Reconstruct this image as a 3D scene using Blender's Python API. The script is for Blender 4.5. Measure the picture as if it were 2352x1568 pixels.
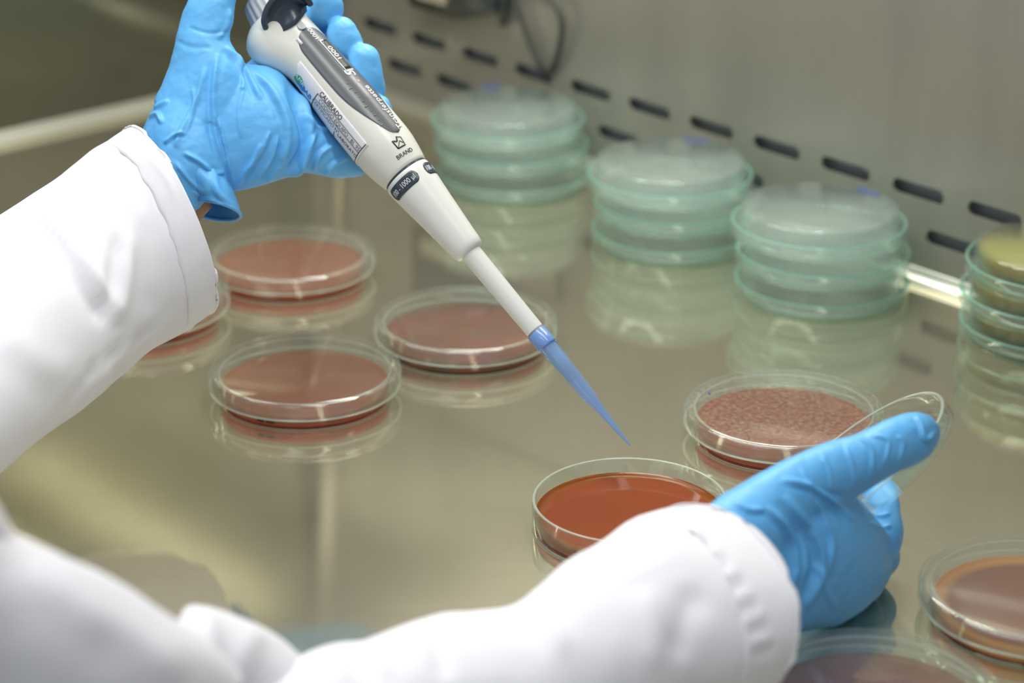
import bpy, bmesh, math, random
import numpy as np
from mathutils import Vector, Matrix, noise

random.seed(7)
for o in list(bpy.data.objects):
    bpy.data.objects.remove(o)
SC = bpy.context.scene
COL = SC.collection
MM = 0.001

# ------------------------------------------------------------------ camera
# 50 mm lens on a small sensor: focal length 5531 px at 2352 px width, 0.5 m above the work surface
FPX, PITCH, ROLL, CAMH = 5531.4, 0.386184, -0.001016, 496.9
PW, PH = 2352.0, 1568.0
cp_, sp_ = math.cos(PITCH), math.sin(PITCH)
FWD = Vector((0, cp_, -sp_))
R0, U0 = Vector((1, 0, 0)), Vector((0, sp_, cp_))
RIGHT = R0 * math.cos(ROLL) + U0 * math.sin(ROLL)
UP = -R0 * math.sin(ROLL) + U0 * math.cos(ROLL)
CAMO = Vector((0, 0, CAMH))
cam = bpy.data.cameras.new('camera')
cam.sensor_width = 36.0
cam.lens = FPX / PW * 36.0
cam.clip_start = 0.05
cam.clip_end = 20
cam.dof.use_dof = True
cam.dof.focus_distance = 1.122
cam.dof.aperture_fstop = 84.66 / 14.5
co = bpy.data.objects.new('camera', cam)
co.matrix_world = Matrix(((RIGHT.x, UP.x, -FWD.x, 0), (RIGHT.y, UP.y, -FWD.y, 0), (RIGHT.z, UP.z, -FWD.z, CAMH * MM), (0, 0, 0, 1)))
COL.objects.link(co)
SC.camera = co

# ------------------------------------------------------------------ world, lights, exposure
W = bpy.data.worlds.new('room_light')
SC.world = W
W.use_nodes = True
bg = W.node_tree.nodes['Background']
bg.inputs[0].default_value = (0.93, 0.97, 1.0, 1)
bg.inputs[1].default_value = 0.31

SC.view_settings.view_transform = 'Standard'
SC.view_settings.look = 'None'
SC.view_settings.gamma = 1
SC.view_settings.exposure = 0.0
SC.view_settings.use_curve_mapping = False
SC.cycles.transparent_max_bounces = 48
SC.cycles.max_bounces = 16

# frame of the cabinet: U runs along the back wall to the right, V runs from the back wall to the front opening
CORNER = Vector((-154.5, 1763.0, 0))
UD = Vector((0.6609, -0.7505, 0)).normalized()
VD = Vector((-UD.y, UD.x, 0)) * -1.0
if VD.y > 0:
    VD = -VD
def cab(u, v, z):
    return CORNER + UD * u + VD * v + Vector((0, 0, z))

def area(name, u, v, z, su, sv, power, color, tilt=0.0):
    l = bpy.data.lights.new(name, 'AREA')
    l.shape = 'RECTANGLE'
    l.size, l.size_y = su, sv
    l.energy = power
    l.color = color
    o = bpy.data.objects.new(name, l)
    p = cab(u, v, z) * MM
    rz = math.atan2(UD.y, UD.x)
    o.matrix_world = Matrix.Translation(p) @ Matrix.Rotation(rz, 4, 'Z') @ Matrix.Rotation(tilt, 4, 'X')
    COL.objects.link(o)
    return o
area('fluorescent_tube_rear', 400, 75, 560, 0.45, 0.05, 3.1, (1.0, 0.97, 0.88))
area('fluorescent_tube_front', 420, 430, 660, 1.2, 0.06, 4.9, (1.0, 0.98, 0.93))
area('room_ceiling_lamp', 700, 1500, 1700, 1.6, 1.2, 26, (0.92, 0.96, 1.0), -0.35)

# ------------------------------------------------------------------ helpers
def P(px, py, d):
    """the point at depth d (mm) along the lens axis seen at a pixel of the photograph, in mm"""
    return CAMO + d * (FWD + RIGHT * ((px - PW / 2) / FPX) - UP * ((py - PH / 2) / FPX))

def link(name, me, mats, parent=None, smooth=True):
    if smooth:
        me.polygons.foreach_set('use_smooth', [True] * len(me.polygons))
    o = bpy.data.objects.new(name, me)
    for m in (mats if isinstance(mats, (list, tuple)) else [mats]):
        me.materials.append(m)
    COL.objects.link(o)
    if parent is not None:
        o.parent = parent
    return o

def from_bm(name, bm, mats, parent=None, smooth=True):
    me = bpy.data.meshes.new(name)
    bm.to_mesh(me)
    bm.free()
    return link(name, me, mats, parent, smooth)

def empty(name, loc, label, cat, group=None):
    o = bpy.data.objects.new(name, None)
    o.empty_display_size = 0.02
    o.location = loc
    COL.objects.link(o)
    return tag(o, label, cat, group)

def tag(o, label, cat, group=None):
    o['label'] = label
    o['category'] = cat
    if group:
        o['group'] = group
    return o

def struct(o):
    o['kind'] = 'structure'
    return o

def auto_sharp(o, ang=40):
    me = o.data
    bm = bmesh.new(); bm.from_mesh(me)
    for e in bm.edges:
        if len(e.link_faces) == 2 and e.calc_face_angle(0) > math.radians(ang):
            e.smooth = False
    bm.to_mesh(me); bm.free()

def lathe_bm(profile, seg=96, mat_of=None, closed=True, bm=None):
    """profile: (r, z) in mm, turned round z; closed loops join the last point to the first"""
    bm = bm or bmesh.new()
    rings = []
    for r, z in profile:
        if r < 1e-6:
            rings.append([bm.verts.new((0, 0, z * MM))])
        else:
            rings.append([bm.verts.new((r * MM * math.cos(2 * math.pi * k / seg), r * MM * math.sin(2 * math.pi * k / seg), z * MM)) for k in range(seg)])
    n = len(rings)
    for i in range(n if closed else n - 1):
        a, b = rings[i], rings[(i + 1) % n]
        if len(a) == 1 and len(b) == 1:
            continue
        for k in range(seg):
            k2 = (k + 1) % seg
            if len(a) == 1:
                f = bm.faces.new((a[0], b[k2], b[k]))
            elif len(b) == 1:
                f = bm.faces.new((a[k], a[k2], b[0]))
            else:
                f = bm.faces.new((a[k], a[k2], b[k2], b[k]))
            if mat_of:
                f.material_index = mat_of(i)
    bmesh.ops.recalc_face_normals(bm, faces=bm.faces)
    return bm

def box_bm(lo, hi, bm=None):
    bm = bm or bmesh.new()
    v = [bm.verts.new((x * MM, y * MM, z * MM)) for x in (lo[0], hi[0]) for y in (lo[1], hi[1]) for z in (lo[2], hi[2])]
    for f in ((0, 1, 3, 2), (4, 6, 7, 5), (0, 4, 5, 1), (2, 3, 7, 6), (0, 2, 6, 4), (1, 5, 7, 3)):
        bm.faces.new([v[i] for i in f])
    bmesh.ops.recalc_face_normals(bm, faces=bm.faces)
    return bm

def tube_bm(pts, r, seg=12, bm=None, caps=True):
    """round tube along points (mm); r a number or one per point"""
    bm = bm or bmesh.new()
    pts = [Vector(p) for p in pts]
    rs = r if isinstance(r, (list, tuple)) else [r] * len(pts)
    prev = None
    rings = []
    for i, p in enumerate(pts):
        t = (pts[min(i + 1, len(pts) - 1)] - pts[max(i - 1, 0)]).normalized()
        n = prev if prev is not None else (Vector((0, 0, 1)) if abs(t.z) < .9 else Vector((1, 0, 0)))
        n = (n - t * n.dot(t)).normalized()
        prev = n
        b = t.cross(n)
        rings.append([bm.verts.new((p + (n * math.cos(2 * math.pi * k / seg) + b * math.sin(2 * math.pi * k / seg)) * rs[i]) * MM) for k in range(seg)])
    for a, b in zip(rings, rings[1:]):
        for k in range(seg):
            bm.faces.new((a[k], a[(k + 1) % seg], b[(k + 1) % seg], b[k]))
    if caps:
        bm.faces.new(rings[0][::-1]); bm.faces.new(rings[-1])
    bmesh.ops.recalc_face_normals(bm, faces=bm.faces)
    return bm

def catmull(vals, n):
    """resample a list of numpy rows smoothly, n steps per span"""
    v = np.array(vals, float)
    out = []
    for i in range(len(v) - 1):
        p0, p1, p2, p3 = v[max(i - 1, 0)], v[i], v[i + 1], v[min(i + 2, len(v) - 1)]
        for k in range(n):
            t = k / n
            out.append(0.5 * ((2 * p1) + (p2 - p0) * t + (2 * p0 - 5 * p1 + 4 * p2 - p3) * t * t + (3 * p1 - p0 - 3 * p2 + p3) * t ** 3))
    out.append(v[-1])
    return np.array(out)

def loft_bm(secs, seg=48, n=6, caps=True, bm=None, power=1.0):
    """secs: (ax, ay, ad, bx, by, bd, thick, shift_x, shift_y): a limb's outline points on either side, their depths,
    half thickness towards the viewer (mm) and how far the near side of the ring leans (px)"""
    bm = bm or bmesh.new()
    rows = []
    for s in secs:
        s = tuple(s) + (0,) * (9 - len(s))
        a, b = P(s[0], s[1], s[2]), P(s[3], s[4], s[5])
        c = (a + b) / 2
        dm = (s[2] + s[5]) / 2
        mid = ((s[0] + s[3]) / 2, (s[1] + s[4]) / 2)
        nb = P(mid[0] + s[7], mid[1] + s[8], dm - s[6]) - P(mid[0], mid[1], dm)
        rows.append(list(c) + list(a - c) + list(nb))
    rows = catmull(rows, n)
    rings = []
    for r in rows:
        c, a, b = Vector(r[0:3]), Vector(r[3:6]), Vector(r[6:9])
        ring = []
        for k in range(seg):
            t = 2 * math.pi * k / seg
            ct, st = math.cos(t), math.sin(t)
            if power != 1.0:
                ct = math.copysign(abs(ct) ** power, ct); st = math.copysign(abs(st) ** power, st)
            ring.append(bm.verts.new((c + a * ct + b * st) * MM))
        rings.append(ring)
    for x, y in zip(rings, rings[1:]):
        for k in range(seg):
            bm.faces.new((x[k], x[(k + 1) % seg], y[(k + 1) % seg], y[k]))
    if caps:
        for r_, s_ in ((rings[0], -1), (rings[-1], 1)):
            cc = sum((v.co for v in r_), Vector()) / seg
            cv = bm.verts.new(cc)
            for k in range(seg):
                q = (r_[k], r_[(k + 1) % seg], cv)
                bm.faces.new(q if s_ > 0 else q[::-1])
    bmesh.ops.recalc_face_normals(bm, faces=bm.faces)
    return bm

def chain_bm(pts, bm=None, n=6, seg=24):
    """finger: points (px, py, depth, radius mm) joined as a rounded chain with round ends"""
    bm = bm or bmesh.new()
    rows = []
    for x, y, d, r in pts:
        rows.append(list(P(x, y, d)) + [r])
    rows = catmull(rows, n)
    pp = [Vector(r[:3]) for r in rows]
    rr = [r[3] for r in rows]
    # round both ends
    def dome(p, t, r):
        return [(p + t * r * math.sin(a), r * math.cos(a)) for a in (0.35, 0.7, 1.0, 1.25, 1.45)]
    t1 = (pp[-1] - pp[-2]).normalized(); t0 = (pp[0] - pp[1]).normalized()
    e1 = dome(pp[-1], t1, rr[-1]); e0 = dome(pp[0], t0, rr[0])[::-1]
    P_ = [e[0] for e in e0] + pp + [e[0] for e in e1]
    R_ = [e[1] for e in e0] + rr + [e[1] for e in e1]
    return tube_bm(P_, R_, seg, bm)

def remesh(bm, voxel, smooth_it):
    """one continuous skin round overlapping pieces"""
    me = bpy.data.meshes.new('tmp'); bm.to_mesh(me); bm.free()
    o = bpy.data.objects.new('tmp', me); COL.objects.link(o)
    m = o.modifiers.new('r', 'REMESH'); m.mode = 'VOXEL'; m.voxel_size = voxel * MM; m.adaptivity = 0
    s = o.modifiers.new('s', 'SMOOTH'); s.factor = 0.5; s.iterations = smooth_it
    dg = bpy.context.evaluated_depsgraph_get()
    out = bpy.data.meshes.new_from_object(o.evaluated_get(dg))
    bpy.data.objects.remove(o); bpy.data.meshes.remove(me)
    return out

def get_co(me):
    a = np.empty(len(me.vertices) * 3); me.vertices.foreach_get('co', a)
    return a.reshape(-1, 3) / MM
def get_no(me):
    a = np.empty(len(me.vertices) * 3, dtype=np.float32); me.vertex_normals.foreach_get('vector', a)
    return a.reshape(-1, 3).astype(float)
def set_co(me, co_):
    me.vertices.foreach_set('co', (co_ * MM).astype(np.float32).ravel()); me.update()
_F, _R, _U, _O = (np.array(v) for v in (FWD, RIGHT, UP, CAMO))
def to_px(co_):
    d = co_ - _O
    z = d @ _F
    return np.stack([PW / 2 + FPX * (d @ _R) / z, PH / 2 - FPX * (d @ _U) / z], 1), z
def seg_dist(q, poly):
    """distance of points to a polyline and the position along it"""
    best = np.full(len(q), 1e9); par = np.zeros(len(q)); side = np.zeros(len(q))
    poly = np.array(poly, float)
    n = len(poly) - 1
    for i in range(n):
        a, b = poly[i], poly[i + 1]
        ab = b - a
        t = np.clip(((q - a) @ ab) / (ab @ ab), 0, 1)
        v = q - a - t[:, None] * ab
        d = np.sqrt((v ** 2).sum(1))
        m = d < best
        best[m] = d[m]; par[m] = ((i + t) / n)[m]
        side[m] = np.sign(ab[0] * v[:, 1] - ab[1] * v[:, 0])[m]
    return best, par, side
def folds(me, lines, gain=1.0, narrow=1.0):
    """press folds into cloth or glove: (points, width px, height mm, skew)"""
    co_ = get_co(me); no_ = get_no(me)
    q, z = to_px(co_)
    view = co_ - _O; view /= np.linalg.norm(view, axis=1)[:, None]
    face = np.clip(-(no_ * view).sum(1) * 3, 0, 1)
    disp = np.zeros(len(co_))
    for ln in lines:
        poly, w, h = ln[0], ln[1] * narrow, ln[2] * gain
        skew = ln[3] if len(ln) > 3 else 0
        pl = catmull(poly, 6) if len(poly) > 2 else np.array(poly, float)
        d, t, sd = seg_dist(q, pl)
        taper = np.clip(np.minimum(t, 1 - t) * 5, 0, 1)
        prof = np.exp(-(d / w) ** 2)
        if skew:
            prof = prof - skew * np.exp(-((d * sd - 1.6 * w) / (w * 1.1)) ** 2)
        disp += h * prof * taper
    set_co(me, co_ + no_ * (disp * face)[:, None])
def lumps(me, scale, amp, seed=0, stretch=(1, 1, 1)):
    co_ = get_co(me); no_ = get_no(me)
    v = np.array([noise.fractal(Vector((c[0] * stretch[0] + seed * 37, c[1] * stretch[1], c[2] * stretch[2])) / scale, 1.0, 2.0, 3) for c in co_])
    set_co(me, co_ + no_ * (v * amp)[:, None])

# ------------------------------------------------------------------ materials
def new_mat(name):
    m = bpy.data.materials.new(name); m.use_nodes = True
    nt = m.node_tree; nt.nodes.clear()
    out = nt.nodes.new('ShaderNodeOutputMaterial')
    return m, nt, out
def N(nt, kind, **kw):
    n = nt.nodes.new(kind)
    for k, v in kw.items():
        if k in n.inputs.keys():
            n.inputs[k].default_value = v
        else:
            setattr(n, k, v)
    return n
def L(nt, a, b):
    nt.links.new(a, b)

def plain(name, color, rough=0.5, spec=0.5, metal=0.0, bump=0.0, bscale=400, coat=0.0, sss=0.0, tint=0.0):
    m, nt, out = new_mat(name)
    p = N(nt, 'ShaderNodeBsdfPrincipled', Roughness=rough, Metallic=metal)
    p.inputs['Base Color'].default_value = (*color, 1)
    p.inputs['Specular IOR Level'].default_value = spec
    p.inputs['Coat Weight'].default_value = coat
    if sss:
        p.inputs['Subsurface Weight'].default_value = sss
        p.inputs['Subsurface Radius'].default_value = (0.004, 0.006, 0.008)
        p.inputs['Subsurface Scale'].default_value = 0.5
    tc = N(nt, 'ShaderNodeTexCoord')
    no = N(nt, 'ShaderNodeTexNoise', Scale=bscale, Detail=4.0)
    L(nt, tc.outputs['Object'], no.inputs['Vector'])
    if tint:
        hs = N(nt, 'ShaderNodeMix'); hs.data_type = 'RGBA'; hs.blend_type = 'MULTIPLY'
        hs.inputs[0].default_value = tint
        hs.inputs[6].default_value = (*color, 1)
        L(nt, no.outputs['Fac'], hs.inputs[7])
        L(nt, hs.outputs[2], p.inputs['Base Color'])
    if bump:
        b = N(nt, 'ShaderNodeBump', Strength=bump, Distance=0.0006)
        L(nt, no.outputs['Fac'], b.inputs['Height']); L(nt, b.outputs['Normal'], p.inputs['Normal'])
    L(nt, p.outputs[0], out.inputs[0])
    return m

def steel(name, color, r_sharp, r_soft, mix, scratch=0.05, along=(1, 60, 60), diffuse=0.0, rot=0.0, streak=0.0, nscale=14.0):
    """brushed stainless steel: a clear and a blurred lobe, fine brushing, faint stains"""
    m, nt, out = new_mat(name)
    tc = N(nt, 'ShaderNodeTexCoord')
    mp = N(nt, 'ShaderNodeMapping'); mp.inputs['Scale'].default_value = along; mp.inputs['Rotation'].default_value = (0, 0, rot)
    L(nt, tc.outputs['Object'], mp.inputs['Vector'])
    no = N(nt, 'ShaderNodeTexNoise', Scale=nscale, Detail=6.0, Roughness=0.7)
    L(nt, mp.outputs[0], no.inputs['Vector'])
    st = N(nt, 'ShaderNodeTexNoise', Scale=9.0, Detail=5.0)
    L(nt, tc.outputs['Object'], st.inputs['Vector'])
    ramp = N(nt, 'ShaderNodeMapRange'); ramp.inputs[1].default_value = 0.3; ramp.inputs[2].default_value = 0.7
    ramp.inputs[3].default_value = 0.93; ramp.inputs[4].default_value = 1.05
    L(nt, st.outputs['Fac'], ramp.inputs[0])
    mul = N(nt, 'ShaderNodeVectorMath', operation='SCALE'); mul.inputs[0].default_value = color
    sr = N(nt, 'ShaderNodeMapRange'); sr.inputs[1].default_value = 0.3; sr.inputs[2].default_value = 0.7
    sr.inputs[3].default_value = 1 - streak; sr.inputs[4].default_value = 1 + streak
    L(nt, no.outputs['Fac'], sr.inputs[0])
    mm = N(nt, 'ShaderNodeMath', operation='MULTIPLY'); L(nt, ramp.outputs[0], mm.inputs[0]); L(nt, sr.outputs[0], mm.inputs[1])
    L(nt, mm.outputs[0], mul.inputs['Scale'])
    b = N(nt, 'ShaderNodeBump', Strength=scratch, Distance=0.0003)
    L(nt, no.outputs['Fac'], b.inputs['Height'])
    g1 = N(nt, 'ShaderNodeBsdfAnisotropic', Roughness=r_sharp); g2 = N(nt, 'ShaderNodeBsdfAnisotropic', Roughness=r_soft)
    for g in (g1, g2):
        L(nt, mul.outputs[0], g.inputs['Color']); L(nt, b.outputs[0], g.inputs['Normal'])
    mx = N(nt, 'ShaderNodeMixShader'); mx.inputs[0].default_value = mix
    L(nt, g1.outputs[0], mx.inputs[1]); L(nt, g2.outputs[0], mx.inputs[2])
    if diffuse:
        d = N(nt, 'ShaderNodeBsdfDiffuse'); L(nt, mul.outputs[0], d.inputs['Color'])
        m2 = N(nt, 'ShaderNodeMixShader'); m2.inputs[0].default_value = diffuse
        L(nt, mx.outputs[0], m2.inputs[1]); L(nt, d.outputs[0], m2.inputs[2]); L(nt, m2.outputs[0], out.inputs[0])
    else:
        L(nt, mx.outputs[0], out.inputs[0])
    return m

def glass(name, tint, haze=0.0, haze_col=(0.8, 0.85, 0.82), rough=0.03, speck=0.0, refl=1.0, hscale=60, lo=0.25, hi=0.75):
    """thin clear glass: tinted see-through, mirror reflection growing towards grazing view, optional condensation"""
    m, nt, out = new_mat(name)
    lw = N(nt, 'ShaderNodeLayerWeight'); lw.inputs[0].default_value = 0.5
    pw = N(nt, 'ShaderNodeMath', operation='POWER'); pw.inputs[1].default_value = 4.0
    L(nt, lw.outputs['Facing'], pw.inputs[0])
    ma = N(nt, 'ShaderNodeMath', operation='MULTIPLY_ADD'); ma.inputs[1].default_value = 0.75 * refl; ma.inputs[2].default_value = 0.04 * refl
    L(nt, pw.outputs[0], ma.inputs[0])
    tr = N(nt, 'ShaderNodeBsdfTransparent'); tr.inputs[0].default_value = (*tint, 1)
    gl = N(nt, 'ShaderNodeBsdfGlossy', Roughness=rough); gl.inputs[0].default_value = (0.95, 1.0, 0.98, 1)
    base = tr
    if haze:
        df = N(nt, 'ShaderNodeBsdfDiffuse'); df.inputs[0].default_value = (*haze_col, 1)
        tl = N(nt, 'ShaderNodeBsdfTranslucent'); tl.inputs[0].default_value = (*haze_col, 1)
        md = N(nt, 'ShaderNodeMixShader'); md.inputs[0].default_value = 0.4
        L(nt, df.outputs[0], md.inputs[1]); L(nt, tl.outputs[0], md.inputs[2])
        mh = N(nt, 'ShaderNodeMixShader'); mh.inputs[0].default_value = haze
        tc = N(nt, 'ShaderNodeTexCoord')
        no = N(nt, 'ShaderNodeTexNoise', Scale=float(hscale), Detail=6.0, Roughness=0.65)
        L(nt, tc.outputs['Object'], no.inputs['Vector'])
        mr = N(nt, 'ShaderNodeMapRange'); mr.inputs[1].default_value = lo; mr.inputs[2].default_value = hi
        mr.inputs[3].default_value = haze * (1 - speck); mr.inputs[4].default_value = haze * (1 + speck)
        L(nt, no.outputs['Fac'], mr.inputs[0]); L(nt, mr.outputs[0], mh.inputs[0])
        L(nt, tr.outputs[0], mh.inputs[1]); L(nt, md.outputs[0], mh.inputs[2])
        base = mh
    mx = N(nt, 'ShaderNodeMixShader')
    L(nt, ma.outputs[0], mx.inputs[0]); L(nt, base.outputs[0], mx.inputs[1]); L(nt, gl.outputs[0], mx.inputs[2])
    L(nt, mx.outputs[0], out.inputs[0])
    return m

def agar(name, col, edge, R, rough=0.12, edge_t=0.75, spots=0.0, glow=(2.4, 0.9, 0.6), ew=4.5):
    """jelly medium: colour through the depth, paler where it thins up the wall"""
    m, nt, out = new_mat(name)
    tc = N(nt, 'ShaderNodeTexCoord')
    sx = N(nt, 'ShaderNodeVectorMath', operation='MULTIPLY'); sx.inputs[1].default_value = (1, 1, 0)
    L(nt, tc.outputs['Object'], sx.inputs[0])
    ln = N(nt, 'ShaderNodeVectorMath', operation='LENGTH'); L(nt, sx.outputs[0], ln.inputs[0])
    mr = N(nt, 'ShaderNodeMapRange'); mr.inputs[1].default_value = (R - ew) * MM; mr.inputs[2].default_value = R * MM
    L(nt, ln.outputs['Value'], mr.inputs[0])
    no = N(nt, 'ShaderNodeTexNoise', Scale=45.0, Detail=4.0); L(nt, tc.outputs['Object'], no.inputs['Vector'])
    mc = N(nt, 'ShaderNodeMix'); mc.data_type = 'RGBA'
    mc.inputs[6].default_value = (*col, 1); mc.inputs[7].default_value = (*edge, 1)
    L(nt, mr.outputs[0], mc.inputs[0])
    mv = N(nt, 'ShaderNodeMix'); mv.data_type = 'RGBA'; mv.blend_type = 'MULTIPLY'; mv.inputs[0].default_value = 0.25 + spots
    L(nt, mc.outputs[2], mv.inputs[6]); L(nt, no.outputs['Color'], mv.inputs[7])
    mv2 = N(nt, 'ShaderNodeVectorMath', operation='SCALE'); mv2.inputs['Scale'].default_value = 1.12
    L(nt, mv.outputs[2], mv2.inputs[0])
    p = N(nt, 'ShaderNodeBsdfPrincipled', Roughness=rough)
    L(nt, mv2.outputs[0], p.inputs['Base Color'])
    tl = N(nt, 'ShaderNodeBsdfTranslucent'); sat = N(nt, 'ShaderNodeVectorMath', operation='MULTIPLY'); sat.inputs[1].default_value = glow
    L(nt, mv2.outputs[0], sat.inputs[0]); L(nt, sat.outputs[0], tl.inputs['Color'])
    m1 = N(nt, 'ShaderNodeMixShader'); m1.inputs[0].default_value = 0.24
    L(nt, p.outputs[0], m1.inputs[1]); L(nt, tl.outputs[0], m1.inputs[2])
    tr = N(nt, 'ShaderNodeBsdfTransparent'); L(nt, sat.outputs[0], tr.inputs[0])
    mt = N(nt, 'ShaderNodeMath', operation='MULTIPLY_ADD'); mt.inputs[1].default_value = edge_t - 0.07; mt.inputs[2].default_value = 0.07
    L(nt, mr.outputs[0], mt.inputs[0])
    mx = N(nt, 'ShaderNodeMixShader'); L(nt, mt.outputs[0], mx.inputs[0])
    L(nt, m1.outputs[0], mx.inputs[1]); L(nt, tr.outputs[0], mx.inputs[2]); L(nt, mx.outputs[0], out.inputs[0])
    return m

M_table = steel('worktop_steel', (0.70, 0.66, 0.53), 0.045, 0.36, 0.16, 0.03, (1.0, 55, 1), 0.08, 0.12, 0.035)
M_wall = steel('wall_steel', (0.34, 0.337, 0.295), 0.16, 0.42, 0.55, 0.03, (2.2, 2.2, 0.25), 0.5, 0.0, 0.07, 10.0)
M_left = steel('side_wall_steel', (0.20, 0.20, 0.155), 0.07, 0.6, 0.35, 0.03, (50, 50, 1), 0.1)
M_trim = steel('trim_steel', (0.76, 0.77, 0.69), 0.3, 0.5, 0.5, 0.0, (50, 50, 1), 0.35)
M_streak_strip = steel('streak_strip_steel', (0.40, 0.385, 0.33), 0.35, 0.5, 0.5, 0.0, (50, 50, 1), 0.4)  # for the strip added only for its mirrored streak in the worktop
M_dark = plain('dark_plenum', (0.36, 0.39, 0.41), 0.8)
M_green_edge = glass('green_glass_edge', (0.30, 0.62, 0.52), 0.55, (0.34, 0.62, 0.52), 0.2)
M_white_panel = plain('white_panel', (0.7, 0.7, 0.68), 0.6)
M_box = plain('dark_grey_plastic', (0.035, 0.042, 0.05), 0.45)
M_boxlabel = plain('beige_label', (0.38, 0.35, 0.26), 0.6)
M_cable = plain('black_cable', (0.045, 0.05, 0.048), 0.5)
G_clear = glass('clear_glass', (0.97, 0.985, 0.975), 0.012)
G_rim = glass('ground_glass_rim', (0.74, 0.86, 0.79), 0.5, (0.74, 0.82, 0.76), 0.2)
G_foot = glass('green_glass_foot', (0.6, 0.85, 0.75), 0.7, (0.66, 0.84, 0.76), 0.15)
G_fog = glass('fogged_glass', (0.97, 0.975, 0.96), 0.07, (0.72, 0.66, 0.58), 0.05, 0.15)
G_fogspeck = glass('condensation_glass', (0.97, 0.975, 0.96), 0.13, (0.80, 0.74, 0.68), 0.05, 0.9, 1.0, 420, 0.46, 0.68)
G_side = glass('fogged_wall_glass', (0.96, 0.97, 0.955), 0.09, (0.74, 0.70, 0.67), 0.06, 0.15)
G_teal = glass('teal_glass', (0.955, 0.98, 0.972), 0.095, (0.82, 0.87, 0.86), 0.05, 0.1)
G_tealrim = glass('green_ground_rim', (0.30, 0.75, 0.62), 0.55, (0.36, 0.66, 0.57), 0.3)
G_tip = glass('blue_tip_plastic', (0.76, 0.86, 0.98), 0.26, (0.52, 0.68, 0.96), 0.10, 0.05)
G_collar = glass('blue_tip_collar', (0.6, 0.75, 0.97), 0.8, (0.30, 0.50, 0.88), 0.2)
A_red = agar('red_agar', (0.30, 0.085, 0.038), (0.46, 0.22, 0.05), 43, 0.12, 0.6)
A_open = agar('orange_red_agar', (0.33, 0.072, 0.022), (0.52, 0.20, 0.035), 43, 0.10, 0.6, 0.0, (1.4, 1.2, 0.8))
A_streak = agar('streaked_red_agar', (0.30, 0.075, 0.04), (0.42, 0.17, 0.05), 43, 0.2, 0.5, 0.5)
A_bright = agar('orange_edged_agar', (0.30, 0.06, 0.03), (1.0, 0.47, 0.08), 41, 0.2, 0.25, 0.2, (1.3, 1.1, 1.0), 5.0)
G_tealclear = glass('clear_teal_glass', (0.955, 0.982, 0.973), 0.07, (0.78, 0.86, 0.80))
A_yellow = agar('yellow_agar', (0.50, 0.42, 0.075), (0.50, 0.42, 0.08), 43, 0.15, 0.5, 0.0, (1.5, 1.5, 1.2))
M_ink = plain('blue_ink', (0.05, 0.09, 0.42), 0.6)
M_blackink = plain('black_ink', (0.02, 0.015, 0.015), 0.6)
M_glove = plain('blue_nitrile', (0.13, 0.47, 0.90), 0.45, 0.45, 0, 0.12, 900, 0, 0.0, 0.0)
M_coat = plain('white_cotton', (0.75, 0.75, 0.80), 0.9, 0.1, 0, 0.18, 2600, 0, 0.0)
M_skin = plain('skin', (0.36, 0.20, 0.12), 0.55, 0.4, 0, 0.1, 800)
M_body = plain('pipette_ivory', (0.68, 0.69, 0.64), 0.32, 0.5)
M_cone = plain('pipette_white', (0.70, 0.72, 0.69), 0.35, 0.5)
M_grey = plain('pipette_grey', (0.40, 0.43, 0.47), 0.35)
M_navy = plain('pipette_navy', (0.035, 0.05, 0.075), 0.28)
M_panel = plain('panel_grey', (0.10, 0.11, 0.125), 0.3, 0.5)
M_window = plain('panel_window', (0.03, 0.032, 0.03), 0.12, 0.6)
M_print_w = plain('white_print', (0.72, 0.74, 0.77), 0.5)
M_print_k = plain('black_print', (0.02, 0.02, 0.025), 0.5)
M_print_g = plain('grey_print', (0.16, 0.16, 0.18), 0.5)
M_paper = plain('white_paper', (0.76, 0.77, 0.80), 0.3, 0.5)
M_logo_g = plain('green_print', (0.05, 0.32, 0.14), 0.5)
M_logo_b = plain('blue_print', (0.04, 0.20, 0.50), 0.5)

# ------------------------------------------------------------------ the cabinet (setting)
def quad_slab(name, pts, mat, thick=2.0):
    """flat sheet of steel: four corners (mm), given thickness away from its normal"""
    bm = bmesh.new()
    p = [Vector(q) for q in pts]
    n = (p[1] - p[0]).cross(p[3] - p[0]).normalized()
    top = [bm.verts.new(q * MM) for q in p]
    bot = [bm.verts.new((q - n * thick) * MM) for q in p]
    bm.faces.new(top); bm.faces.new(bot[::-1])
    for i in range(4):
        bm.faces.new((top[i], bot[i], bot[(i + 1) % 4], top[(i + 1) % 4]))
    bmesh.ops.recalc_face_normals(bm, faces=bm.faces)
    return struct(from_bm(name, bm, mat, None, False))

FRONT_V, RIGHT_U, TOP_Z = 730.0, 1150.0, 680.0
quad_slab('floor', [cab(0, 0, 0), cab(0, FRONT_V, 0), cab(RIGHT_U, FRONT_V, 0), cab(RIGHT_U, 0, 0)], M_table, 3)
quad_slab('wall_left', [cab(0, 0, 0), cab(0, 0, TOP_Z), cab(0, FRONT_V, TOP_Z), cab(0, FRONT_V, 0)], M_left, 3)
quad_slab('ceiling', [cab(0, 0, TOP_Z), cab(RIGHT_U, 0, TOP_Z), cab(RIGHT_U, FRONT_V, TOP_Z), cab(0, FRONT_V, TOP_Z)], M_white_panel, 3)
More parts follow.
